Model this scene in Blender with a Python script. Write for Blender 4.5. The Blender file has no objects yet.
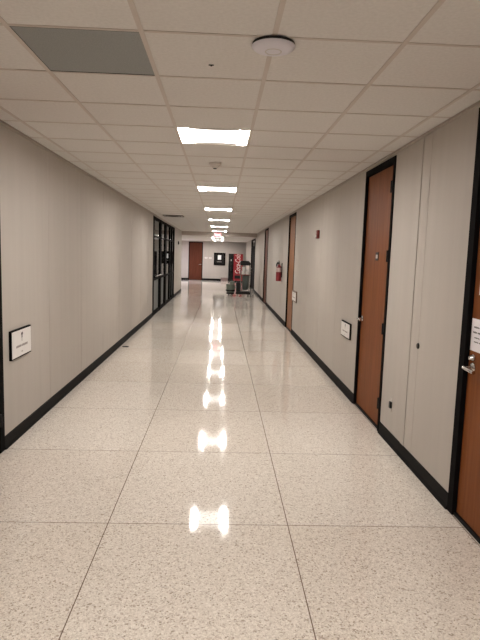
import bpy, bmesh, math, random
from mathutils import Vector, Matrix
random.seed(7)
PI = math.pi
S = bpy.context.scene
COL = S.collection

# ------------------------------------------------------------ camera
F, YAW, PITCH, ROLL, CZ = 541.19, 0.038336, 0.118793, 0.031139, 1.68464
fw = Vector((math.sin(YAW)*math.cos(PITCH), math.cos(YAW)*math.cos(PITCH), -math.sin(PITCH)))
rt = Vector((math.cos(YAW), -math.sin(YAW), 0))
up = rt.cross(fw)
r2 = math.cos(ROLL)*rt + math.sin(ROLL)*up
u2 = -math.sin(ROLL)*rt + math.cos(ROLL)*up
cd = bpy.data.cameras.new('camera')
cd.sensor_fit = 'VERTICAL'; cd.sensor_height = 32.0; cd.lens = F/640*32.0
cd.clip_start = 0.05; cd.clip_end = 200
cam = bpy.data.objects.new('camera', cd); COL.objects.link(cam)
M = Matrix((r2, u2, -fw)).transposed().to_4x4(); M.translation = (0, 0, CZ)
cam.matrix_world = M
S.camera = cam
# ------------------------------------------------------------ world and exposure
W = bpy.data.worlds.new('world'); S.world = W; W.use_nodes = True
W.node_tree.nodes['Background'].inputs[0].default_value = (0.02, 0.02, 0.022, 1)
W.node_tree.nodes['Background'].inputs[1].default_value = 0.3
S.view_settings.view_transform = 'Standard'; S.view_settings.look = 'None'
S.view_settings.gamma = 1; S.view_settings.use_curve_mapping = False
S.view_settings.exposure = 2.15
LIGHT_COL = (1.0, 0.955, 0.91); LENS_END = 35.0; LENS_MID = 1.1
COOL_COL = (0.86, 0.84, 1.0)

# ------------------------------------------------------------ dimensions
XL, XR, H = -1.78, 1.60, 2.69
YB, YH, YF, H2 = -5.0, 24.6, 35.5, 2.53
GX, GY, TX, TY = -1.002, 2.627, 0.61, 0.6286     # ceiling grid origin and tile size

# ------------------------------------------------------------ materials
def new_mat(name, col, rough=0.6, metal=0.0, spec=0.5, coat=0.0):
    m = bpy.data.materials.new(name); m.use_nodes = True
    b = m.node_tree.nodes['Principled BSDF']
    b.inputs['Base Color'].default_value = (*col, 1)
    b.inputs['Roughness'].default_value = rough
    b.inputs['Metallic'].default_value = metal
    b.inputs['Specular IOR Level'].default_value = spec
    b.inputs['Coat Weight'].default_value = coat
    return m
def nd(m, t): return m.node_tree.nodes.new(t)
def ln(m, a, b): m.node_tree.links.new(a, b)
def speckle(m, c1, c2, scale, stretch=(1,1,1), bump=0.0, detail=3, lo=0.35, hi=0.65):
    b = m.node_tree.nodes['Principled BSDF']
    tc = nd(m,'ShaderNodeTexCoord'); mp = nd(m,'ShaderNodeMapping'); mp.inputs['Scale'].default_value = stretch
    no = nd(m,'ShaderNodeTexNoise'); no.inputs['Scale'].default_value = scale; no.inputs['Detail'].default_value = detail
    cr = nd(m,'ShaderNodeValToRGB'); e = cr.color_ramp.elements
    e[0].position = lo; e[1].position = hi; e[0].color = (*c1,1); e[1].color = (*c2,1)
    ln(m, tc.outputs['Object'], mp.inputs[0]); ln(m, mp.outputs[0], no.inputs['Vector'])
    ln(m, no.outputs[0], cr.inputs[0]); ln(m, cr.outputs[0], b.inputs['Base Color'])
    if bump:
        bp = nd(m,'ShaderNodeBump'); bp.inputs['Strength'].default_value = bump; bp.inputs['Distance'].default_value = 0.002
        ln(m, no.outputs[0], bp.inputs['Height']); ln(m, bp.outputs[0], b.inputs['Normal'])
    return m

MT = {}
MT['wall'] = speckle(new_mat('beige_vinyl_wall', (0.5,0.43,0.36), 0.6, spec=0.3), (0.430,0.387,0.343), (0.448,0.405,0.360), 9, (1,1,0.06), 0.05)
MT['ceiling'] = speckle(new_mat('mineral_fibre_tile', (0.7,0.62,0.56), 0.9, spec=0.1), (0.685,0.66,0.63), (0.735,0.71,0.68), 55, (1,1,1), 0.35, 5)
MT['tee'] = new_mat('ceiling_grid_metal', (0.57,0.505,0.455), 0.5)
MT['angle'] = new_mat('wall_angle_metal', (0.40,0.345,0.30), 0.5)
MT['black'] = new_mat('black_rubber_base', (0.0065,0.0055,0.005), 0.6, spec=0.08)
MT['frame'] = new_mat('black_metal_frame', (0.006,0.005,0.005), 0.7, spec=0.03)
MT['steel'] = new_mat('brushed_chrome', (0.62,0.60,0.58), 0.22, 1.0)
MT['plaque'] = new_mat('white_plaque_face', (0.72,0.69,0.66), 0.45)
MT['paper'] = new_mat('white_paper', (0.80,0.76,0.78), 0.7)
MT['ink'] = new_mat('dark_ink', (0.09,0.075,0.07), 0.7)
MT['grey_ink'] = new_mat('grey_ink', (0.33,0.29,0.27), 0.7)
MT['brass'] = new_mat('brown_plaque_frame', (0.13,0.08,0.05), 0.4)
MT['white_plastic'] = new_mat('white_plastic', (0.70,0.68,0.74), 0.35)
MT['offwhite'] = new_mat('off_white_plastic', (0.58,0.54,0.50), 0.5)
MT['dark'] = new_mat('dark_plastic', (0.014,0.013,0.013), 0.5, spec=0.25)
MT['darkbrown'] = new_mat('dark_brown_plastic', (0.06,0.035,0.025), 0.4)
MT['tank'] = new_mat('dark_red_tank_paint', (0.19,0.008,0.014), 0.4)
MT['tank_label'] = new_mat('pale_pink_label', (0.50,0.38,0.36), 0.5)
MT['vent'] = new_mat('dark_vent_metal', (0.09,0.075,0.065), 0.6)
MT['red'] = new_mat('red_enamel', (0.27,0.008,0.016), 0.3, coat=0.4)
MT['darkred'] = new_mat('dark_red_plastic', (0.16,0.015,0.012), 0.4)
MT['greytile'] = speckle(new_mat('grey_return_grille', (0.17,0.16,0.14), 0.6), (0.25,0.262,0.252), (0.295,0.305,0.295), 160, (1,1,1), 0.4)
MT['reflector'] = new_mat('white_reflector', (0.80,0.78,0.75), 0.4)
MT['green_grey'] = new_mat('grey_green_plastic', (0.11,0.13,0.105), 0.55)
MT['bag'] = new_mat('grey_bag_vinyl', (0.08,0.095,0.085), 0.6)
MT['roll'] = new_mat('white_paper_roll', (0.72,0.70,0.66), 0.8)
MT['pinkbox'] = new_mat('greyish_pink_board', (0.28,0.20,0.18), 0.8)
MT['mat_white'] = new_mat('white_mount', (0.75,0.76,0.76), 0.6)
MT['interior'] = new_mat('dim_room_paint', (0.38,0.38,0.38), 0.8)
MT['pale'] = new_mat('pale_gypsum', (0.60,0.56,0.55), 0.9)
MT['lower'] = new_mat('frosted_grey_panel', (0.12,0.125,0.12), 0.5)
MT['screen'] = new_mat('black_gloss_panel', (0.01,0.01,0.01), 0.12)

def wood(name, ca, cb):
    m = new_mat(name, ca, 0.5, spec=0.12)
    return speckle(m, ca, cb, 5.5, (6,6,0.35), 0.0, 6, 0.3, 0.7)
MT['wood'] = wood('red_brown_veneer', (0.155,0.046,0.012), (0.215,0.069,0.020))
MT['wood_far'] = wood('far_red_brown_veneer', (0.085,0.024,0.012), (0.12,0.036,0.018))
MT['wood_light'] = wood('golden_brown_veneer', (0.20,0.088,0.036), (0.28,0.125,0.055))

def emit(name, col, s):
    m = bpy.data.materials.new(name); m.use_nodes = True
    b = m.node_tree.nodes['Principled BSDF']; b.inputs['Base Color'].default_value = (0.8,0.8,0.8,1)
    b.inputs['Emission Color'].default_value = (*col,1); b.inputs['Emission Strength'].default_value = s
    return m
MT['lens_end'] = emit('lit_lens_side', LIGHT_COL, LENS_END)
MT['lens_mid'] = emit('lit_lens_centre', LIGHT_COL, LENS_MID)
MT['lens_cool'] = emit('lit_cool_lens', COOL_COL, 13.0)
MT['lens_dim'] = emit('lit_dim_lens', (1,0.93,0.85), 10.0)
MT['exit'] = emit('lit_exit_red', (1.0,0.10,0.15), 0.22)
MT['exit_face'] = new_mat('exit_face_pink', (0.62,0.16,0.20), 0.5)

def glass():
    m = bpy.data.materials.new('storefront_glass'); m.use_nodes = True
    nt = m.node_tree; nt.nodes.clear()
    o = nd(m,'ShaderNodeOutputMaterial'); t = nd(m,'ShaderNodeBsdfTransparent'); g = nd(m,'ShaderNodeBsdfGlossy')
    t.inputs[0].default_value = (0.55,0.58,0.6,1); g.inputs['Roughness'].default_value = 0.02
    g.inputs[0].default_value = (0.8,0.8,0.8,1)
    fr = nd(m,'ShaderNodeFresnel'); fr.inputs[0].default_value = 1.45; mx = nd(m,'ShaderNodeMixShader')
    ln(m, fr.outputs[0], mx.inputs[0]); ln(m, t.outputs[0], mx.inputs[1]); ln(m, g.outputs[0], mx.inputs[2])
    ln(m, mx.outputs[0], o.inputs[0]); return m
MT['glass'] = glass()

def terrazzo():
    m = new_mat('polished_terrazzo', (0.6,0.5,0.42), 0.3, spec=0.5)
    b = m.node_tree.nodes['Principled BSDF']
    tc = nd(m,'ShaderNodeTexCoord'); sep = nd(m,'ShaderNodeSeparateXYZ'); ln(m, tc.outputs['Object'], sep.inputs[0])
    def voro(scale, feat='F1'):
        v = nd(m,'ShaderNodeTexVoronoi'); v.inputs['Scale'].default_value = scale; ln(m, tc.outputs['Object'], v.inputs['Vector']); return v
    def ramp(src, stops):
        cr = nd(m,'ShaderNodeValToRGB'); e = cr.color_ramp.elements
        while len(e) < len(stops): e.new(0.5)
        for el,(p,c) in zip(e, stops): el.position = p; el.color = (*c,1)
        ln(m, src, cr.inputs[0]); return cr
    cr = None
    v1 = voro(120); sc = nd(m,'ShaderNodeSeparateColor'); ln(m, v1.outputs['Color'], sc.inputs[0])
    cr = ramp(sc.outputs[0], [(0.0,(0.42,0.36,0.30)),(0.05,(0.58,0.51,0.44)),(0.18,(0.69,0.63,0.555)),(0.5,(0.75,0.69,0.615)),(0.85,(0.80,0.75,0.675)),(1.0,(0.84,0.79,0.72))])
    cr.color_ramp.interpolation = 'CONSTANT'
    v2 = voro(210); sc2 = nd(m,'ShaderNodeSeparateColor'); ln(m, v2.outputs['Color'], sc2.inputs[0])
    cr2 = ramp(sc2.outputs[1], [(0.0,(0.50,0.42,0.36)),(0.08,(0.88,0.86,0.84)),(0.5,(1,1,1)),(0.9,(1.12,1.12,1.12))])
    mul = nd(m,'ShaderNodeMix'); mul.data_type='RGBA'; mul.blend_type='MULTIPLY'; mul.inputs[0].default_value = 0.7
    ln(m, cr.outputs[0], mul.inputs[6]); ln(m, cr2.outputs[0], mul.inputs[7])
    # slab-to-slab tone
    def math_(op, a, bb=None, c=None):
        n = nd(m,'ShaderNodeMath'); n.operation = op
        for i,x in enumerate((a,bb,c)):
            if x is None: continue
            if isinstance(x,(int,float)): n.inputs[i].default_value = x
            else: ln(m, x, n.inputs[i])
        return n.outputs[0]
    gx = math_('DIVIDE', math_('SUBTRACT', sep.outputs[0], -0.6606), 1.127)
    gy = math_('DIVIDE', math_('SUBTRACT', sep.outputs[1], 3.230), 1.25)
    cmb = nd(m,'ShaderNodeCombineXYZ'); ln(m, math_('FLOOR',gx), cmb.inputs[0]); ln(m, math_('FLOOR',gy), cmb.inputs[1])
    wn = nd(m,'ShaderNodeTexWhiteNoise'); ln(m, cmb.outputs[0], wn.inputs['Vector'])
    tone = ramp(wn.outputs[0], [(0,(0.93,0.91,0.89)),(0.5,(0.97,0.965,0.96)),(1,(1.0,1.0,1.0))])
    mul2 = nd(m,'ShaderNodeMix'); mul2.data_type='RGBA'; mul2.blend_type='MULTIPLY'; mul2.inputs[0].default_value = 1
    ln(m, mul.outputs[2], mul2.inputs[6]); ln(m, tone.outputs[0], mul2.inputs[7])
    # metal divider strips
    def strip(g, size):
        f = math_('FRACT', math_('ADD', g, 0.5)); d = math_('ABSOLUTE', math_('SUBTRACT', f, 0.5))
        return math_('LESS_THAN', math_('MULTIPLY', d, size), 0.0028)
    st = math_('MAXIMUM', strip(gx,1.127), strip(gy,1.25))
    mx = nd(m,'ShaderNodeMix'); mx.data_type='RGBA'; ln(m, st, mx.inputs[0]); ln(m, mul2.outputs[2], mx.inputs[6]); mx.inputs[7].default_value = (0.16,0.11,0.08,1)
    ln(m, mx.outputs[2], b.inputs['Base Color'])
    no = nd(m,'ShaderNodeTexNoise'); no.inputs['Scale'].default_value = 2.5; no.inputs['Detail'].default_value = 4; ln(m, tc.outputs['Object'], no.inputs['Vector'])
    mr = nd(m,'ShaderNodeMapRange'); mr.inputs[1].default_value=0.3; mr.inputs[2].default_value=0.7; mr.inputs[3].default_value=0.045; mr.inputs[4].default_value=0.075
    ln(m, no.outputs[0], mr.inputs[0]); ln(m, mr.outputs[0], b.inputs['Roughness'])
    return m
MT['terrazzo'] = terrazzo()

# ------------------------------------------------------------ mesh helpers
def box(bm, x0, x1, y0, y1, z0, z1, bev=0.0, seg=1):
    r = bmesh.ops.create_cube(bm, size=1.0); vs = r['verts']
    bmesh.ops.scale(bm, vec=(x1-x0, y1-y0, z1-z0), verts=vs)
    bmesh.ops.translate(bm, vec=((x0+x1)/2,(y0+y1)/2,(z0+z1)/2), verts=vs)
    if bev:
        es = list({e for v in vs for e in v.link_edges})
        bmesh.ops.bevel(bm, geom=es, offset=bev, segments=seg, affect='EDGES', profile=0.6)
def cyl(bm, p0, p1, r0, r1=None, n=20):
    r1 = r0 if r1 is None else r1
    p0, p1 = Vector(p0), Vector(p1); d = p1-p0
    res = bmesh.ops.create_cone(bm, cap_ends=True, segments=n, radius1=r0, radius2=r1, depth=d.length)
    q = Vector((0,0,1)).rotation_difference(d.normalized()).to_matrix().to_4x4(); q.translation = (p0+p1)/2
    bmesh.ops.transform(bm, matrix=q, verts=res['verts'])
def tube(bm, pts, r, n=10):
    for a, b in zip(pts, pts[1:]): cyl(bm, a, b, r, r, n)
    for p in pts[1:-1]:
        s = bmesh.ops.create_uvsphere(bm, u_segments=n, v_segments=6, radius=r); bmesh.ops.translate(bm, vec=p, verts=s['verts'])
def lathe(bm, prof, c=(0,0,0), n=32, axis='Z'):
    rings = []
    for r, z in prof:
        ring = []
        for i in range(n):
            a = 2*PI*i/n; x, y = r*math.cos(a), r*math.sin(a)
            p = (x,y,z) if axis=='Z' else (x, z, y)
            ring.append(bm.verts.new((c[0]+p[0], c[1]+p[1], c[2]+p[2])))
        rings.append(ring)
    for a, b in zip(rings, rings[1:]):
        for i in range(n):
            bm.faces.new((a[i], a[(i+1)%n], b[(i+1)%n], b[i]))
    bm.faces.new(rings[0][::-1]); bm.faces.new(rings[-1])
def prism(bm, poly, axis_fn, d0, d1):
    a = [bm.verts.new(axis_fn(x,y,d0)) for x,y in poly]; b = [bm.verts.new(axis_fn(x,y,d1)) for x,y in poly]
    n = len(poly)
    bm.faces.new(a[::-1]); bm.faces.new(b)
    for i in range(n): bm.faces.new((a[i], a[(i+1)%n], b[(i+1)%n], b[i]))
def mesh(name, build, mat, parent=None, smooth=False):
    bm = bmesh.new(); build(bm)
    bmesh.ops.recalc_face_normals(bm, faces=bm.faces)
    me = bpy.data.meshes.new(name); bm.to_mesh(me); bm.free()
    if smooth:
        me.polygons.foreach_set('use_smooth', [True]*len(me.polygons))
        me.set_sharp_from_angle(angle=math.radians(35))
    me.materials.append(MT[mat])
    o = bpy.data.objects.new(name, me); COL.objects.link(o)
    if parent: o.parent = parent
    return o
def text(name, s, size, mat, parent, loc, rot, depth=0.001, shear=0.0, sx=1.0):
    cu = bpy.data.curves.new(name, 'FONT'); cu.body = s; cu.size = size; cu.extrude = depth; cu.shear = shear
    cu.align_x = 'CENTER'; cu.align_y = 'CENTER'
    tmp = bpy.data.objects.new('tmp', cu); COL.objects.link(tmp)
    dg = bpy.context.evaluated_depsgraph_get()
    me = bpy.data.meshes.new_from_object(tmp.evaluated_get(dg)); me.name = name
    bpy.data.objects.remove(tmp); me.materials.clear(); me.materials.append(MT[mat])
    o = bpy.data.objects.new(name, me); COL.objects.link(o); o.parent = parent
    o.location = loc; o.rotation_euler = rot; o.scale = (sx,1,1)
    return o
def struct(o): o['kind'] = 'structure'; return o
def tag(o, label, cat, group=None):
    o['label'] = label; o['category'] = cat
    if group: o['group'] = group
    return o
def empty(name, loc, rz=0):
    o = bpy.data.objects.new(name, None); COL.objects.link(o); o.location = loc; o.rotation_euler = (0,0,rz); o.empty_display_size = 0.1
    return o
def thing(name, label, cat, loc, rz=0, group=None): return tag(empty(name, loc, rz), label, cat, group)
RWALL, LWALL, FWALL = -PI/2, PI/2, 0.0     # local +x = right as seen, local -y = out of the wall

# ------------------------------------------------------------ setting: floor, walls, ceilings
TH = 0.15
struct(mesh('floor', lambda bm: box(bm, -8.2, XR+TH, YB-TH, YF+TH, -0.1, 0), 'terrazzo'))
ROOM_Y0, ROOM_Y1, ROOM_X = 13.6, 24.45, -7.0

DOORS_R = [(2.42, 3.475), (5.10, 6.135), (11.80, 12.96), (18.65, 20.15)]
DOOR_TOP = 2.65
def wall_r(bm):
    y = YB
    for a, b in DOORS_R + [(25.6, 29.0)]:
        box(bm, XR, XR+TH, y, a, 0, H); box(bm, XR, XR+TH, a, b, DOOR_TOP if b < 25 else 2.49, H); y = b
    box(bm, XR, XR+TH, y, YF+TH, 0, H)
struct(mesh('wall_right', wall_r, 'wall'))
DOOR_L = (3.36, 4.455); SF = (14.30, 20.75)
def wall_l(bm):
    box(bm, XL-TH, XL, YB, DOOR_L[0], 0, H); box(bm, XL-TH, XL, DOOR_L[0], DOOR_L[1], DOOR_TOP, H)
    box(bm, XL-TH, XL, DOOR_L[1], SF[0], 0, H); box(bm, XL-TH, XL, SF[0], SF[1], 2.64, H)
    box(bm, XL-TH, XL, SF[1], YH, 0, H)
    box(bm, -8.2, XL-TH, YH-TH, YH, 0, H)
struct(mesh('wall_left', wall_l, 'wall'))
FD = (-2.11, -1.19)
def wall_f(bm):
    box(bm, -8.2, FD[0], YF, YF+TH, 0, H); box(bm, FD[0], FD[1], YF, YF+TH, 2.47, H); box(bm, FD[1], XR, YF, YF+TH, 0, H)
struct(mesh('wall_far', wall_f, 'wall'))
struct(mesh('wall_back', lambda bm: box(bm, XL-TH, XR+TH, YB-TH, YB, 0, H), 'wall'))
struct(mesh('wall_side', lambda bm: box(bm, -8.2-TH, -8.2, YH-TH, YF+TH, 0, H), 'wall'))

# lights: cells removed from the ceiling
LIGHT_ROWS = [-9, -3, 3, 9, 15, 21, 27, 33]
def cell(k, j): return (GX+TX*k, GX+TX*(k+1), GY+TY*j, GY+TY*(j+1))
xs = [XL-TH] + [GX+TX*k for k in range(-1, 5)] + [XR+TH]
j0, j1 = -12, 34
ys = [YB-TH] + [GY+TY*j for j in range(j0, j1+1)] + [YH]
GREY = (0, 0); VENT = (-1, 19)
def ceil(bm):
    holes = {(1, j) for j in LIGHT_ROWS} | {VENT, GREY}
    for i in range(len(xs)-1):
        for q in range(len(ys)-1):
            k, j = i-2, q-1+j0
            if (k, j) in holes: continue
            if abs(ys[q+1]-ys[q]) < 0.01: continue
            box(bm, xs[i], xs[i+1], ys[q], ys[q+1], H, H+0.05)
struct(mesh('ceiling', ceil, 'ceiling'))
def tees(bm):
    for x in xs[1:-1]: box(bm, x-0.012, x+0.012, YB, YH, H-0.004, H+0.001)
    for y in ys[1:-1]: box(bm, XL, XR, y-0.009, y+0.009, H-0.0035, H+0.001)
struct(mesh('trim_1', tees, 'tee'))
def angle(bm):
    box(bm, XR-0.022, XR, YB, YH, H-0.022, H-0.004); box(bm, XL, XL+0.022, YB, YH, H-0.022, H-0.004)
struct(mesh('trim_2', angle, 'angle'))
# beam and lower ceiling beyond it
struct(mesh('trim_3', lambda bm: (box(bm, XL-TH, XR, YH, YH+0.3, H2-0.01, H+0.05), box(bm, XL-TH, XR, YH-0.012, YH, H-0.03, H-0.004)), 'angle'))
FAR_Y = [27.6, 31.0, 33.9]
def ceil2(bm):
    x0, x1 = -0.505, 0.105
    box(bm, -8.2, -3.4, YH+0.3, YF, H2, H2+0.05)
    box(bm, -2.8, x0, YH+0.3, YF, H2, H2+0.05); box(bm, x1, XR, YH+0.3, YF, H2, H2+0.05)
    y = YH+0.3
    for c in FAR_Y: box(bm, x0, x1, y, c-0.3, H2, H2+0.05); y = c+0.3
    box(bm, x0, x1, y, YF, H2, H2+0.05)
    box(bm, -3.4, -2.8, YH+0.3, 32.4, H2, H2+0.05); box(bm, -3.4, -2.8, 33.6, YF, H2, H2+0.05)
    for c in range(1, 17): box(bm, -8.2, XR, YH+0.3+c*0.62, YH+0.318+c*0.62, H2-0.002, H2+0.001)
o = struct(mesh('ceiling', ceil2, 'ceiling')); o.name = 'ceiling_far'

# baseboards (cove base with a small toe)
def base_r(bm, y0, y1):
    prism(bm, [(0,0),(0.020,0),(0.014,0.012),(0.008,0.03),(0.006,0.108),(0,0.112)], lambda a,b,d:(XR-a, d, b), y0, y1)
def br(bm):
    y = YB
    for a, b in DOORS_R+[(25.6,29.0)]: base_r(bm, y, a-0.001); y = b+0.001
    base_r(bm, y, YF)
struct(mesh('baseboard_right', br, 'black'))
def base_l(bm, y0, y1):
    prism(bm, [(0,0),(0.020,0),(0.014,0.012),(0.008,0.03),(0.006,0.108),(0,0.112)], lambda a,b,d:(XL+a, d, b), y0, y1)
struct(mesh('baseboard_left', lambda bm: (base_l(bm, YB, DOOR_L[0]-.001), base_l(bm, DOOR_L[1]+.001, SF[0]-.001), base_l(bm, SF[1]+.001, YH)), 'black'))
struct(mesh('baseboard_far', lambda bm: (box(bm, -8.2, FD[0], YF-0.012, YF, 0, 0.12), box(bm, FD[1], XR-0.02, YF-0.012, YF, 0, 0.12)), 'black'))

# wall joint covers on the right wall
struct(mesh('trim_4', lambda bm: (box(bm, XR-0.007, XR, 4.410, 4.490, 0.112, H-0.022, 0.002), ), 'wall'))
struct(mesh('trim_5', lambda bm: (box(bm, XR-0.0015, XR, 4.235, 4.238, 0.112, H-0.022), box(bm, XR-0.0015, XR, 4.490, 4.496, 0.112, H-0.022)), 'angle'))
def seams(bm):
    for y in (5.7, 7.0, 8.3, 9.6, 10.9, 12.2, 13.4): box(bm, XL, XL+0.0012, y, y+0.003, 0.112, H-0.022)
    for y in (7.4, 8.7, 10.0, 11.3, 14.2, 15.6, 17.0, 21.5, 23.0): box(bm, XR-0.0012, XR, y, y+0.003, 0.112, H-0.022)
struct(mesh('trim_6', seams, 'wall'))

# ------------------------------------------------------------ doors
def door(n, loc, rz, w, h, leaf='wood', handle_side=-1, fl=0.05, fr=0.05, handles=True, hinges=True, rec=0.02, head=0.05, transom=False, cyl_top=False):
    d = struct(empty('door_%d'%n, loc, rz)); hw = w/2
    def fb(bm):
        box(bm, -hw, -hw+fl, -0.010, 0.12, 0, h, 0.002); box(bm, hw-fr, hw, -0.010, 0.12, 0, h, 0.002)
        box(bm, -hw+fl, hw-fr, -0.010, 0.12, h-head, h, 0.002)
        if transom: box(bm, -hw+fl, hw-fr, -0.008, 0.12, 2.10, 2.16, 0.002)
    mesh('door_frame', fb, 'frame', d)
    top = 2.10 if transom else h-head
    mesh('door_leaf', lambda bm: box(bm, -hw+fl+0.003, hw-fr-0.003, rec, rec+0.045, 0.024, top-0.003, 0.002), leaf, d)
    if transom: mesh('transom_panel', lambda bm: box(bm, -hw+fl+.003, hw-fr-.003, rec, rec+0.03, 2.16, h-head-.003), 'screen', d)
    mesh('threshold', lambda bm: box(bm, -hw+fl, hw-fr, 0.002, 0.12, 0, 0.022, 0.003), 'black', d)
    if handles:
        hx = handle_side*(hw-(fl if handle_side<0 else fr)-0.07); y = rec
        hd = mesh('lever_handle', lambda bm: (
            lathe(bm, [(0.034,y),(0.034,y-0.006),(0.028,y-0.012),(0.013,y-0.014),(0.011,y-0.05),(0.012,y-0.062)], (hx,0,1.02), 24, 'Y'),
            tube(bm, [(hx+handle_side*0.012,y-0.056,1.02),(hx-handle_side*0.02,y-0.060,1.020),(hx-handle_side*0.125,y-0.056,1.014)], 0.0125, 12)), 'steel', d, True)
        hd['label'] = 'chrome lever handle'
        if cyl_top:
            mesh('lock_cylinder', lambda bm: lathe(bm, [(0.022,y),(0.022,y-0.012),(0.018,y-0.018),(0.012,y-0.03)], (hx,0,1.085), 20, 'Y'), 'steel', d, True)
    if hinges:
        sx = -handle_side; ex = sx*(hw-(fr if sx>0 else fl))
        for z in (0.28, 1.0 if h<2.3 else 1.02, 1.72, h-0.28):
            mesh('hinge', lambda bm, z=z: (cyl(bm, (ex,-0.016,z-0.055), (ex,-0.016,z+0.055), 0.009, n=12), box(bm, ex-0.018, ex+0.018, -0.012, 0.019, z-0.05, z+0.05)), 'dark', d, True)
    return d
def mid(a): return (a[0]+a[1])/2
door(1, (XR, mid(DOORS_R[0]), 0), RWALL, DOORS_R[0][1]-DOORS_R[0][0], DOOR_TOP, 'wood', -1, fl=0.078, hinges=False, cyl_top=True)
d2 = door(2, (XR, mid(DOORS_R[1]), 0), RWALL, DOORS_R[1][1]-DOORS_R[1][0], DOOR_TOP, 'wood', -1, fl=0.035, fr=0.055, head=0.06)
door(3, (XR, mid(DOORS_R[2]), 0), RWALL, DOORS_R[2][1]-DOORS_R[2][0], DOOR_TOP, 'wood_light', -1, fl=0.07, fr=0.03, hinges=False, handles=False)
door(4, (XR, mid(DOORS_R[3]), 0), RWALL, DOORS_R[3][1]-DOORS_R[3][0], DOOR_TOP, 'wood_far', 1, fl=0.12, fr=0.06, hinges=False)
door(5, (XR, 27.3, 0), RWALL, 3.4, 2.49, 'frame', -1, fl=0.5, fr=0.5, hinges=False, transom=True)
door(6, (XL, mid(DOOR_L), 0), LWALL, DOOR_L[1]-DOOR_L[0], DOOR_TOP, 'wood', -1, fl=0.06, fr=0.09)
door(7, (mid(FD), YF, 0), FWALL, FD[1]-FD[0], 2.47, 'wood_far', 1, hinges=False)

# ------------------------------------------------------------ glazed storefront, left wall
sf = struct(empty('window_1', (XL, 0, 0)))
MUL = [(14.30,14.52), (15.96,16.30), (17.38,17.80), (18.90,19.10), (19.75,19.85), (20.60,20.75)]
def sfr(bm):
    for a, b in MUL: box(bm, -0.11, 0.012, a, b, 0, 2.64, 0.003)
    for z0, z1 in ((0,0.10),(0.94,1.0),(2.56,2.64),(2.10,2.14)):
        for (a, b), (c, d_) in zip(MUL, MUL[1:]): box(bm, -0.10, 0.004, b, c, z0, z1, 0.002)
mesh('window_frame', sfr, 'frame', sf)
for (a, b), (c, d_) in zip(MUL, MUL[1:]):
    mesh('glass_pane', lambda bm: box(bm, -0.022, -0.016, b+.001, c-.001, 1.0, 2.10), 'glass', sf)
    mesh('glass_pane', lambda bm: box(bm, -0.022, -0.016, b+.001, c-.001, 2.14, 2.56), 'glass', sf)
    mesh('lower_panel', lambda bm: box(bm, -0.06, -0.04, b+.001, c-.001, 0.10, 0.94), 'lower', sf)
mesh('push_bar', lambda bm: tube(bm, [(0.0,14.75,1.06),(0.05,14.75,1.06),(0.05,15.85,1.06),(0.0,15.85,1.06)], 0.013), 'steel', sf, True)
# dim room behind the glass
def dim(bm):
    x1 = XL-TH
    box(bm, ROOM_X-0.1, ROOM_X, ROOM_Y0-0.1, ROOM_Y1, 0, H); box(bm, ROOM_X, x1, ROOM_Y0-0.1, ROOM_Y0, 0, H)
    box(bm, ROOM_X, x1, ROOM_Y0-0.1, ROOM_Y1, H, H+0.05)
struct(mesh('wall_inner', dim, 'interior'))

# ------------------------------------------------------------ ceiling lights
LROOT = {}
def light(label, xc, yc, z, wx=0.61, wy=0.6286, mats=('lens_end','lens_mid')):
    t = thing('ceiling_light', label, 'ceiling light', (xc, yc, z), 0, 'square recessed ceiling lights along the hallway')
    hx, hy = wx/2-0.002, wy/2-0.002
    def pan(bm):
        box(bm, -hx, hx, -hy, hy, 0.06, 0.075)
        for s in (-1, 1):
            box(bm, min(s*hx,s*(hx-.012)), max(s*hx,s*(hx-.012)), -hy, hy, 0.0, 0.06)
            box(bm, -hx+.012, hx-.012, min(s*hy,s*(hy-.012)), max(s*hy,s*(hy-.012)), 0.0, 0.06)
    mesh('housing', pan, 'reflector', t)
    ax, ay = hx-0.014, hy-0.014
    def outline(x):      # half depth of the lit area: full at the sides, drawn in at the middle
        k = min(1.0, abs(x)/ax); return ay*(0.80+0.20*k**1.6)
    def strip(bm, x0, x1, n, z0=0.004):
        f = [(x0+(x1-x0)*i/n) for i in range(n+1)]
        poly = [(x, -outline(x)) for x in f]+[(x, outline(x)) for x in reversed(f)]
        prism(bm, poly, lambda a,b,d:(a,b,d), z0, z0+0.004)
    for s in (-1, 1):
        e = 0.085
        mesh('side_lens', lambda bm: strip(bm, *(sorted((s*ax, s*(ax-e)))), 6), mats[0], t)
    mesh('centre_lens', lambda bm: strip(bm, -(ax-e)+.002, ax-e-.002, 10), mats[1], t)
    for s in (-1, 1):
        def fill(bm):
            f = [(-ax+2*ax*i/20) for i in range(21)]
            poly = [(x, s*(outline(x)+0.001)) for x in f]+[(ax, s*(ay+0.002)), (-ax, s*(ay+0.002))]
            prism(bm, poly, lambda a,b,d:(a,b,d), 0.004, 0.007)
        mesh('reflector', fill, 'reflector', t)
    return t
names = {3:'nearest lit square ceiling light, large and closest to the camera',
         9:'second lit ceiling light down the hallway, beyond the smoke detector',
         15:'third lit ceiling light down the hallway',
         21:'fourth lit ceiling light, with a sprinkler head in front of it',
         27:'fifth lit ceiling light down the hallway', 33:'sixth lit ceiling light, the last before the exit sign',
         -3:'ceiling light just above the camera, out of frame', -9:'ceiling light behind the camera'}
for j in LIGHT_ROWS:
    x0, x1, y0, y1 = cell(1, j)
    light(names[j], (x0+x1)/2, (y0+y1)/2, H)
for i, y in enumerate(FAR_Y):
    light(['nearest of the three ceiling lights beyond the exit sign','middle one of three ceiling lights beyond the exit sign','farthest ceiling light, near the end wall'][i], -0.20, y, H2, 0.61, 0.6, ('lens_end','lens_mid'))
t = thing('ceiling_light', 'cool white ceiling light round the corner of the side corridor', 'ceiling light', (-3.1, 33.0, H2))
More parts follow.
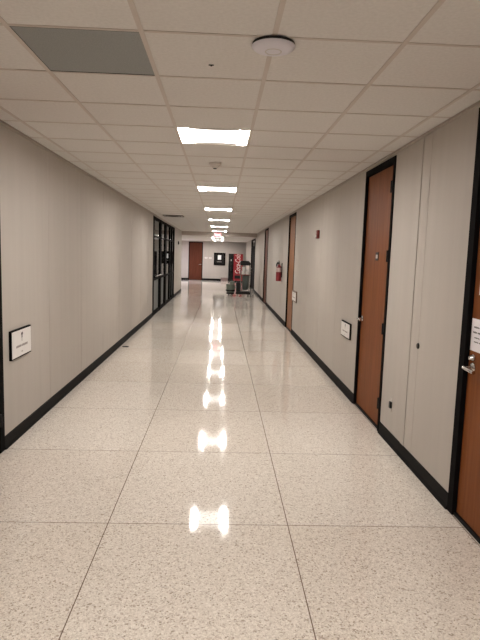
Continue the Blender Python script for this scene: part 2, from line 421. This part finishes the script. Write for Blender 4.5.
mesh('housing', lambda bm: box(bm, -0.298, 0.298, -0.598, 0.598, 0.02, 0.07), 'reflector', t)
mesh('lens', lambda bm: box(bm, -0.29, 0.29, -0.59, 0.59, 0.004, 0.02), 'lens_cool', t)
t = thing('ceiling_light', 'small lit ceiling light seen through the dark storefront glass', 'ceiling light', (-3.4, 21.6, H))
mesh('housing', lambda bm: box(bm, -0.3, 0.3, -0.6, 0.6, -0.03, 0.0), 'reflector', t)
mesh('lens', lambda bm: box(bm, -0.28, 0.28, -0.58, 0.58, -0.04, -0.03), 'lens_dim', t)

# ------------------------------------------------------------ ceiling fittings
x0, x1, y0, y1 = cell(*GREY)
t = thing('return_grille', 'flat grey ceiling panel filling one tile at upper left', 'ceiling panel', ((x0+x1)/2, (y0+y1)/2, H))
mesh('panel', lambda bm: box(bm, -0.292, 0.292, -0.300, 0.300, -0.001, 0.01), 'greytile', t)
def edge(bm):
    for s in (-1, 1):
        box(bm, *sorted((s*0.292, s*0.2965)), -0.305, 0.305, -0.003, 0.01); box(bm, -0.292, 0.292, *sorted((s*0.300, s*0.305)), -0.003, 0.01)
mesh('border', edge, 'dark', t)
x0, x1, y0, y1 = cell(*VENT)
t = thing('air_diffuser', 'dark square air vent in the ceiling by the storefront', 'air vent', ((x0+x1)/2, (y0+y1)/2, H))
def vent(bm):
    for r in (0.27, 0.20, 0.13, 0.07):
        for s in (-1, 1):
            z = -0.02*(0.3-r)/0.3
            box(bm, -r, r, *sorted((s*r, s*(r-0.02))), z-0.012, z+0.0); box(bm, *sorted((s*r, s*(r-0.02))), -r+.02, r-.02, z-0.012, z)
mesh('louvre', vent, 'vent', t); mesh('backing', lambda bm: box(bm, -0.30, 0.30, -0.31, 0.31, 0.0, 0.02), 'tee', t)

t = thing('access_point', 'round white disc wireless access point on the ceiling, upper right of centre', 'wireless access point', (0.222, 2.70, H-0.004))
mesh('mounting_base', lambda bm: lathe(bm, [(0.101,-0.013),(0.101,0.0)], n=40), 'dark', t, True)
mesh('disc_cover', lambda bm: lathe(bm, [(0.02,-0.036),(0.045,-0.0355),(0.070,-0.032),(0.090,-0.026),(0.101,-0.019),(0.104,-0.013)], n=48), 'white_plastic', t, True)
def ring(bm):
    n = 40
    pr = [(0.040,-0.0362),(0.0385,-0.0376),(0.036,-0.0376),(0.0345,-0.0362)]
    rs = [[bm.verts.new((r*math.cos(2*PI*i/n), r*math.sin(2*PI*i/n), z)) for i in range(n)] for r, z in pr]
    for a in range(4):
        A, B = rs[a], rs[(a+1)%4]
        for i in range(n): bm.faces.new((A[i],A[(i+1)%n],B[(i+1)%n],B[i]))
o = mesh('status_ring', ring, 'offwhite', t, True)

def smoke(label, x, y, z, s=1.0):
    t = thing('smoke_detector', label, 'smoke detector', (x, y, z))
    mesh('base', lambda bm: lathe(bm, [(0.068*s,-0.012),(0.07*s,0)], n=28), 'offwhite', t, True)
    mesh('sensor_dome', lambda bm: lathe(bm, [(0.018*s,-0.052),(0.030*s,-0.050),(0.036*s,-0.034),(0.056*s,-0.026),(0.062*s,-0.012)], n=28), 'offwhite', t, True)
    mesh('sensor_grille', lambda bm: lathe(bm, [(0.012*s,-0.060),(0.020*s,-0.058),(0.020*s,-0.0525)], n=20), 'dark', t, True)
smoke('round smoke detector on the ceiling between the first two lights', -0.094, 6.16, H-0.004)
def sprinkler(label, x, y, z):
    t = thing('sprinkler_head', label, 'sprinkler', (x, y, z))
    mesh('escutcheon', lambda bm: lathe(bm, [(0.035,-0.008),(0.05,0)], n=20), 'dark', t, True)
    mesh('nozzle', lambda bm: (cyl(bm, (0,0,-0.05),(0,0,-0.008),0.012,n=12), lathe(bm, [(0.03,-0.062),(0.034,-0.056),(0.012,-0.05)], n=16)), 'dark', t, True)
sprinkler('small dark sprinkler head in front of the fourth ceiling light', -0.08, 15.6, H-0.004)
sprinkler('small dark sprinkler head beyond the exit sign', -0.09, 28.6, H2)
t = thing('ceiling_hook', 'tiny dark metal clip on a near ceiling tile', 'ceiling clip', (-0.08, 3.035, H))
mesh('clip', lambda bm: box(bm, -0.014, 0.014, -0.005, 0.005, -0.004, 0, 0.001), 'dark', t)
mesh('pin', lambda bm: cyl(bm, (0,0,-0.008),(0,0,-0.004),0.004,n=10), 'dark', t)

# exit sign below the beam
t = thing('exit_sign', 'lit red exit sign hanging from the ceiling before the beam', 'exit sign', (-0.17, 24.35, H-0.004))
mesh('canopy', lambda bm: box(bm, -0.09, 0.09, -0.03, 0.03, -0.02, 0, 0.003), 'offwhite', t)
mesh('sign_box', lambda bm: box(bm, -0.165, 0.165, -0.022, 0.022, -0.215, -0.02, 0.004), 'offwhite', t)
mesh('sign_face', lambda bm: box(bm, -0.155, 0.155, -0.026, -0.022, -0.205, -0.03), 'exit_face', t)
text('exit_lettering', 'EXIT', 0.175, 'exit', t, (0, -0.0275, -0.118), (PI/2,0,0), 0.001, 0, 0.85)

# ------------------------------------------------------------ wall plaques and signs
def scribble(bm, words, z, h, y):
    tot = sum(words)+0.012*(len(words)-1); x = -tot/2
    for w in words:
        n = max(2, int(w/0.011)); s = w/n
        for i in range(n):
            hh = h*(0.75+0.25*((i*7)%3)/2); box(bm, x+i*s, x+i*s+s*0.68, y-0.0006, y, z-hh/2, z+hh/2)
        x += w+0.012
    box(bm, -tot/2, tot/2, y-0.0004, y, z-h*0.12, z+h*0.08)
def plaque(label, loc, rz, w, h, fr='frame', face='plaque', ft=0.012):
    t = thing('wall_plaque', label, 'plaque', loc, rz)
    mesh('plaque_frame', lambda bm: box(bm, -w/2, w/2, -0.022, 0, 0, h, 0.002), fr, t)
    mesh('plaque_face', lambda bm: box(bm, -w/2+ft, w/2-ft, -0.0245, -0.0222, ft, h-ft), face, t)
    k = h/0.25
    def crest(bm):
        prism(bm, [(-0.022*k,h*0.80),(-0.012*k,h*0.86),(0,h*0.84),(0.014*k,h*0.87),(0.026*k,h*0.80),(0.012*k,h*0.76),(0.010*k,h*0.66),(-0.008*k,h*0.66),(-0.010*k,h*0.76)], lambda a,b,d:(a,d,b), -0.0255, -0.0247)
        box(bm, -0.003*k, 0.003*k, -0.0255, -0.0247, h*0.55, h*0.65)
    mesh('crest', crest, 'ink', t)
    mesh('lettering_line', lambda bm: scribble(bm, [0.12*w/0.47,0.14*w/0.47], h*0.40, 0.022*k, -0.0247), 'grey_ink', t)
    mesh('lettering_line', lambda bm: scribble(bm, [0.035], h*0.19, 0.010*k, -0.0247), 'grey_ink', t)
    return t
plaque('white plaque with dark crest on the left wall', (XL, 4.84, 0.728), LWALL, 0.48, 0.255)
plaque('white plaque left of the wooden door with chrome lever, low on right wall', (XR, 6.665, 0.705), RWALL, 0.47, 0.195)
plaque('small pale plaque in brown frame beside the narrow golden brown door', (XR, 11.49, 0.735), RWALL, 0.62, 0.235, 'brass', 'plaque', 0.03)

def notice(label, y, z0, z1, w, x=XR+0.0195, ls=5):
    t = thing('paper_notice', label, 'notice', (x, y, z0), RWALL); h = z1-z0
    mesh('sheet', lambda bm: box(bm, -w/2, w/2, -0.0012, 0, 0, h), 'paper', t)
    for ws, zz, hh in (([w*0.3, w*0.32], 0.74, 0.012), ([w*0.25, w*0.16, w*0.25], 0.58, 0.012), ([w*0.3, w*0.2], 0.42, 0.008), ([w*0.28, w*0.24], 0.29, 0.008)):
        mesh('lettering_line', lambda bm: scribble(bm, ws, h*zz, hh, -0.0013), 'ink', t)
notice('white notice taped to the near right door just above its lever', 3.280, 1.127, 1.333, 0.215)
notice('smaller upper paper taped to the near right door', 3.245, 1.485, 1.675, 0.16)

t = thing('door_number_plate', 'small square number plate on the wooden door with chrome lever', 'number plate', (XR+0.0195, 5.60, 1.675), RWALL)
mesh('plate', lambda bm: box(bm, -0.048, 0.048, -0.005, 0, 0, 0.085, 0.001), 'dark', t)
mesh('number_insert', lambda bm: box(bm, -0.036, 0.026, -0.006, -0.005, 0.022, 0.060), 'offwhite', t)

t = thing('round_lock', 'round dark lock cylinder in the beige wall, at waist height', 'lock', (XR, 4.232, 1.008), RWALL)
mesh('collar', lambda bm: lathe(bm, [(0.024,0),(0.024,-0.006),(0.018,-0.012)], n=24, axis='Y'), 'dark', t, True)
mesh('keyway', lambda bm: lathe(bm, [(0.012,-0.012),(0.012,-0.015),(0.009,-0.016)], n=20, axis='Y'), 'darkbrown', t, True)
t = thing('wall_jack', 'small dark wall jack low on the beige wall', 'wall jack', (XR, 4.79, 0.335), RWALL)
mesh('socket', lambda bm: box(bm, -0.02, 0.018, -0.022, 0, 0, 0.06, 0.004), 'dark', t)
mesh('bracket', lambda bm: box(bm, -0.013, 0.012, -0.008, 0, -0.03, 0.10, 0.002), 'offwhite', t)

t = thing('fire_alarm', 'dark red fire alarm strobe high on the right wall', 'fire alarm', (XR, 8.95, 2.00), RWALL)
mesh('housing', lambda bm: box(bm, -0.055, 0.055, -0.045, 0, 0, 0.135, 0.006), 'darkred', t)
mesh('strobe_lens', lambda bm: box(bm, -0.045, 0.02, -0.062, -0.045, 0.015, 0.05, 0.005), 'plaque', t)

t = thing('fire_extinguisher', 'red fire extinguisher with black hose hanging on the right wall', 'fire extinguisher', (XR-0.09, 14.1, 1.05), RWALL)
mesh('tank', lambda bm: lathe(bm, [(0.060,0),(0.070,0.01),(0.070,0.35),(0.062,0.38),(0.035,0.41),(0.02,0.43)], n=28), 'tank', t, True)
mesh('label_band', lambda bm: lathe(bm, [(0.0712,0.24),(0.0712,0.345)], n=28), 'tank_label', t, True)
mesh('valve', lambda bm: (cyl(bm,(0,0,0.43),(0,0,0.47),0.02,n=14), box(bm,-0.07,0.03,-0.012,0.012,0.47,0.49,0.003)), 'dark', t, True)
mesh('handle', lambda bm: tube(bm, [(0.02,0,0.48),(-0.02,0,0.52),(-0.08,0,0.53)], 0.009), 'dark', t, True)
mesh('hose', lambda bm: tube(bm, [(0.02,-0.02,0.46),(-0.06,-0.03,0.48),(-0.12,-0.04,0.44),(-0.17,-0.04,0.40),(-0.20,-0.04,0.37)], 0.018), 'dark', t, True)
mesh('wall_bracket', lambda bm: box(bm, -0.03, 0.03, 0.0712, 0.088, 0.1, 0.47), 'dark', t)

t = tag(mesh('wall_box', lambda bm: (box(bm, -0.05, 0.05, -0.04, 0, 0, 0.13, 0.005), cyl(bm,(0,-0.05,0.05),(0,-0.04,0.05),0.03,n=16)), 'dark'), 'small dark box high on the wall just past the storefront', 'wall box')
t.location = (XL, 22.5, 2.05); t.rotation_euler = (0,0,LWALL)
t = tag(mesh('floor_plate', lambda bm: (box(bm, -0.055, 0.055, -0.03, 0.03, 0, 0.012, 0.004), cyl(bm,(0.01,0,0.012),(0.01,0,0.016),0.015,n=14)), 'dark'), 'small dark flat doorstop on the floor beside the left baseboard', 'doorstop')
t.location = (-1.66, 9.6, 0)

# ------------------------------------------------------------ end wall
t = thing('display_frame', 'black framed display with a white sheet on the end wall', 'picture frame', (-0.09, YF, 1.0))
mesh('frame', lambda bm: (box(bm,-0.375,-0.29,-0.05,0,0,0.81,0.004), box(bm,0.29,0.375,-0.05,0,0,0.81,0.004), box(bm,-0.29,0.29,-0.05,0,0,0.09,0.004), box(bm,-0.29,0.29,-0.05,0,0.72,0.81,0.004)), 'frame', t)
mesh('backing', lambda bm: box(bm, -0.29, 0.29, -0.02, 0, 0.09, 0.72), 'screen', t)
mesh('sheet', lambda bm: box(bm, -0.12, 0.10, -0.024, -0.02, 0.36, 0.66, 0.001), 'mat_white', t)
mesh('caption_strip', lambda bm: box(bm, -0.16, 0.14, -0.024, -0.02, 0.21, 0.24), 'grey_ink', t)
for x, lb in ((-0.97,'left small white plate on the end wall next to the wooden door'), (-0.70,'right small white plate on the end wall, nearer the black frame')):
    t = thing('wall_plate', lb, 'wall plate', (x, YF, 1.41), 0, 'white plates on the end wall')
    mesh('plate', lambda bm: box(bm, -0.09, 0.09, -0.012, 0, 0, 0.09, 0.003), 'plaque', t)
    mesh('lettering', lambda bm: scribble(bm, [0.10], 0.045, 0.02, -0.0125), 'grey_ink', t)
t = thing('cardboard_box', 'low pinkish grey box on the floor against the end wall', 'box', (0.25, 35.2, 0))
mesh('carton', lambda bm: box(bm, -0.23, 0.23, -0.15, 0.15, 0, 0.17, 0.004), 'pinkbox', t)
mesh('lid', lambda bm: box(bm, -0.24, 0.24, -0.16, 0.16, 0.171, 0.21, 0.004), 'pinkbox', t)

# vending machine
t = thing('vending_machine', 'red and black drink vending machine at the end of the hallway', 'vending machine', (0.935, 34.55, 0))
mesh('cabinet', lambda bm: box(bm, -0.445, 0.445, -0.33, 0.42, 0.06, 1.77, 0.01), 'frame', t)
mesh('red_front_panel', lambda bm: box(bm, -0.135, 0.44, -0.37, -0.33, 0.08, 1.76, 0.01, 2), 'red', t)
mesh('control_column', lambda bm: box(bm, -0.44, -0.14, -0.365, -0.33, 0.08, 1.76, 0.008), 'screen', t)
mesh('selection_buttons', lambda bm: [box(bm, -0.36, -0.22, -0.371, -0.365, 1.15-0.09*i, 1.20-0.09*i, 0.002) for i in range(6)], 'dark', t)
mesh('coin_slot', lambda bm: box(bm, -0.33, -0.25, -0.372, -0.365, 1.32, 1.42, 0.003), 'steel', t)
mesh('delivery_bin', lambda bm: (box(bm, -0.06, 0.36, -0.376, -0.37, 0.22, 0.42, 0.004)), 'dark', t)
for sx in (-1, 1):
    for sy in (-1, 1): mesh('foot', lambda bm: cyl(bm, (sx*0.38, 0.04+sy*0.32, 0), (sx*0.38, 0.04+sy*0.32, 0.06), 0.03, n=12), 'dark', t)
text('script_lettering', 'Coca-Cola', 0.46, 'plaque', t, (0.14, -0.3725, 1.12), (PI/2, -PI/2, 0), 0.002, 0.35, 0.62)

# janitor's cart, mop bucket and what stands on them
t = thing('cleaning_cart', 'dark cleaning cart with grey bag and black top bin in front of the vending machine', 'cleaning cart', (1.00, 22.7, 0))
mesh('platform', lambda bm: (box(bm, -0.35, 0.26, -0.26, 0.26, 0.075, 0.17, 0.02, 2), box(bm, -0.33,0.22,-0.24,0.24,0.17,0.20,0.005)), 'dark', t)
for sx in (-1,1):
    for sy in (-1,1):
        px, py = (-0.28 if sx<0 else 0.17), sy*0.2
        w = mesh('caster', lambda bm: cyl(bm, (px-0.02,py,0.036),(px+0.02,py,0.036),0.036,n=18), 'bag', t, True)
        mesh('caster_fork', lambda bm: (box(bm,px-0.03,px-0.022,py-0.02,py+0.02,0.03,0.078), box(bm,px+0.022,px+0.03,py-0.02,py+0.02,0.03,0.078), box(bm,px-0.03,px+0.03,py-0.02,py+0.02,0.0722,0.078)), 'steel', w)
def posts(bm):
    for x in (-0.16, 0.21):
        for y in (-0.2, 0.2): cyl(bm, (x,y,0.17),(x,y,1.30),0.013,n=10)
mesh('post', posts, 'steel', t, True)
mesh('grey_bag', lambda bm: (lathe(bm, [(0.10,0.26),(0.125,0.30),(0.14,0.6),(0.15,0.84),(0.155,0.86)], (0.05,0,0), 14)), 'bag', t, True)
mesh('shelf', lambda bm: box(bm, -0.19, 0.24, -0.23, 0.23, 0.87, 0.90, 0.008), 'darkred', t)
mesh('top_bin', lambda bm: (prism(bm, [(-0.19,1.28),(0.21,1.28),(0.235,1.33),(0.22,1.40),(0.15,1.46),(-0.15,1.47),(-0.20,1.42)], lambda a,b,d:(a,d,b), -0.22, 0.22)), 'dark', t)
mesh('push_handle', lambda bm: tube(bm, [(-0.16,-0.2,0.9),(-0.30,-0.2,0.95),(-0.30,0.2,0.95),(-0.16,0.2,0.9)], 0.012), 'darkred', t, True)
mesh('side_caddy', lambda bm: (box(bm, -0.34, -0.13, -0.2, 0.2, 0.20, 0.56, 0.02), box(bm,-0.32,-0.18,-0.15,0.15,0.56,0.62,0.01)), 'dark', t)
for k,(x,y,z,lb) in enumerate([(-0.06,-0.13,0.901,'left white paper roll on the cart shelf'),(0.11,-0.13,0.901,'right white paper roll on the cart shelf'),(-0.04,-0.13,1.062,'upper white paper roll stacked on the cart shelf')]):
    o = tag(mesh('paper_roll', lambda bm: lathe(bm, [(0.068,0),(0.072,0.006),(0.072,0.148),(0.068,0.155),(0.022,0.155),(0.02,0.15)], n=20), 'roll'), lb, 'paper roll', 'white paper rolls on the cleaning cart')
    o.location = (1.00+x, 22.7+y, z)
t = thing('mop_bucket', 'grey green mop bucket with black wringer on the floor left of the cart', 'mop bucket', (0.43, 22.7, 0))
mesh('tub', lambda bm: lathe(bm, [(0.13,0.131),(0.16,0.15),(0.185,0.46),(0.195,0.48)], n=24), 'green_grey', t, True)
mesh('bumper', lambda bm: lathe(bm, [(0.178,0.19),(0.20,0.20),(0.20,0.24),(0.178,0.25)], n=24), 'dark', t, True)
mesh('dolly_base', lambda bm: box(bm, -0.17, 0.16, -0.15, 0.15, 0.07, 0.13, 0.015), 'dark', t)
mesh('wringer', lambda bm: (box(bm, -0.03, 0.15, -0.10, 0.10, 0.481, 0.60, 0.01), tube(bm, [(0.13,0,0.59),(0.18,0,0.66)], 0.012)), 'green_grey', t)
for a in range(4):
    px, py = 0.11*math.cos(a*PI/2+PI/4), 0.11*math.sin(a*PI/2+PI/4)
    mesh('caster', lambda bm: (cyl(bm, (px-0.015,py,0.035),(px+0.015,py,0.035),0.035,n=14), cyl(bm,(px,py,0.06),(px,py,0.102),0.012,n=8)), 'dark', t, True)
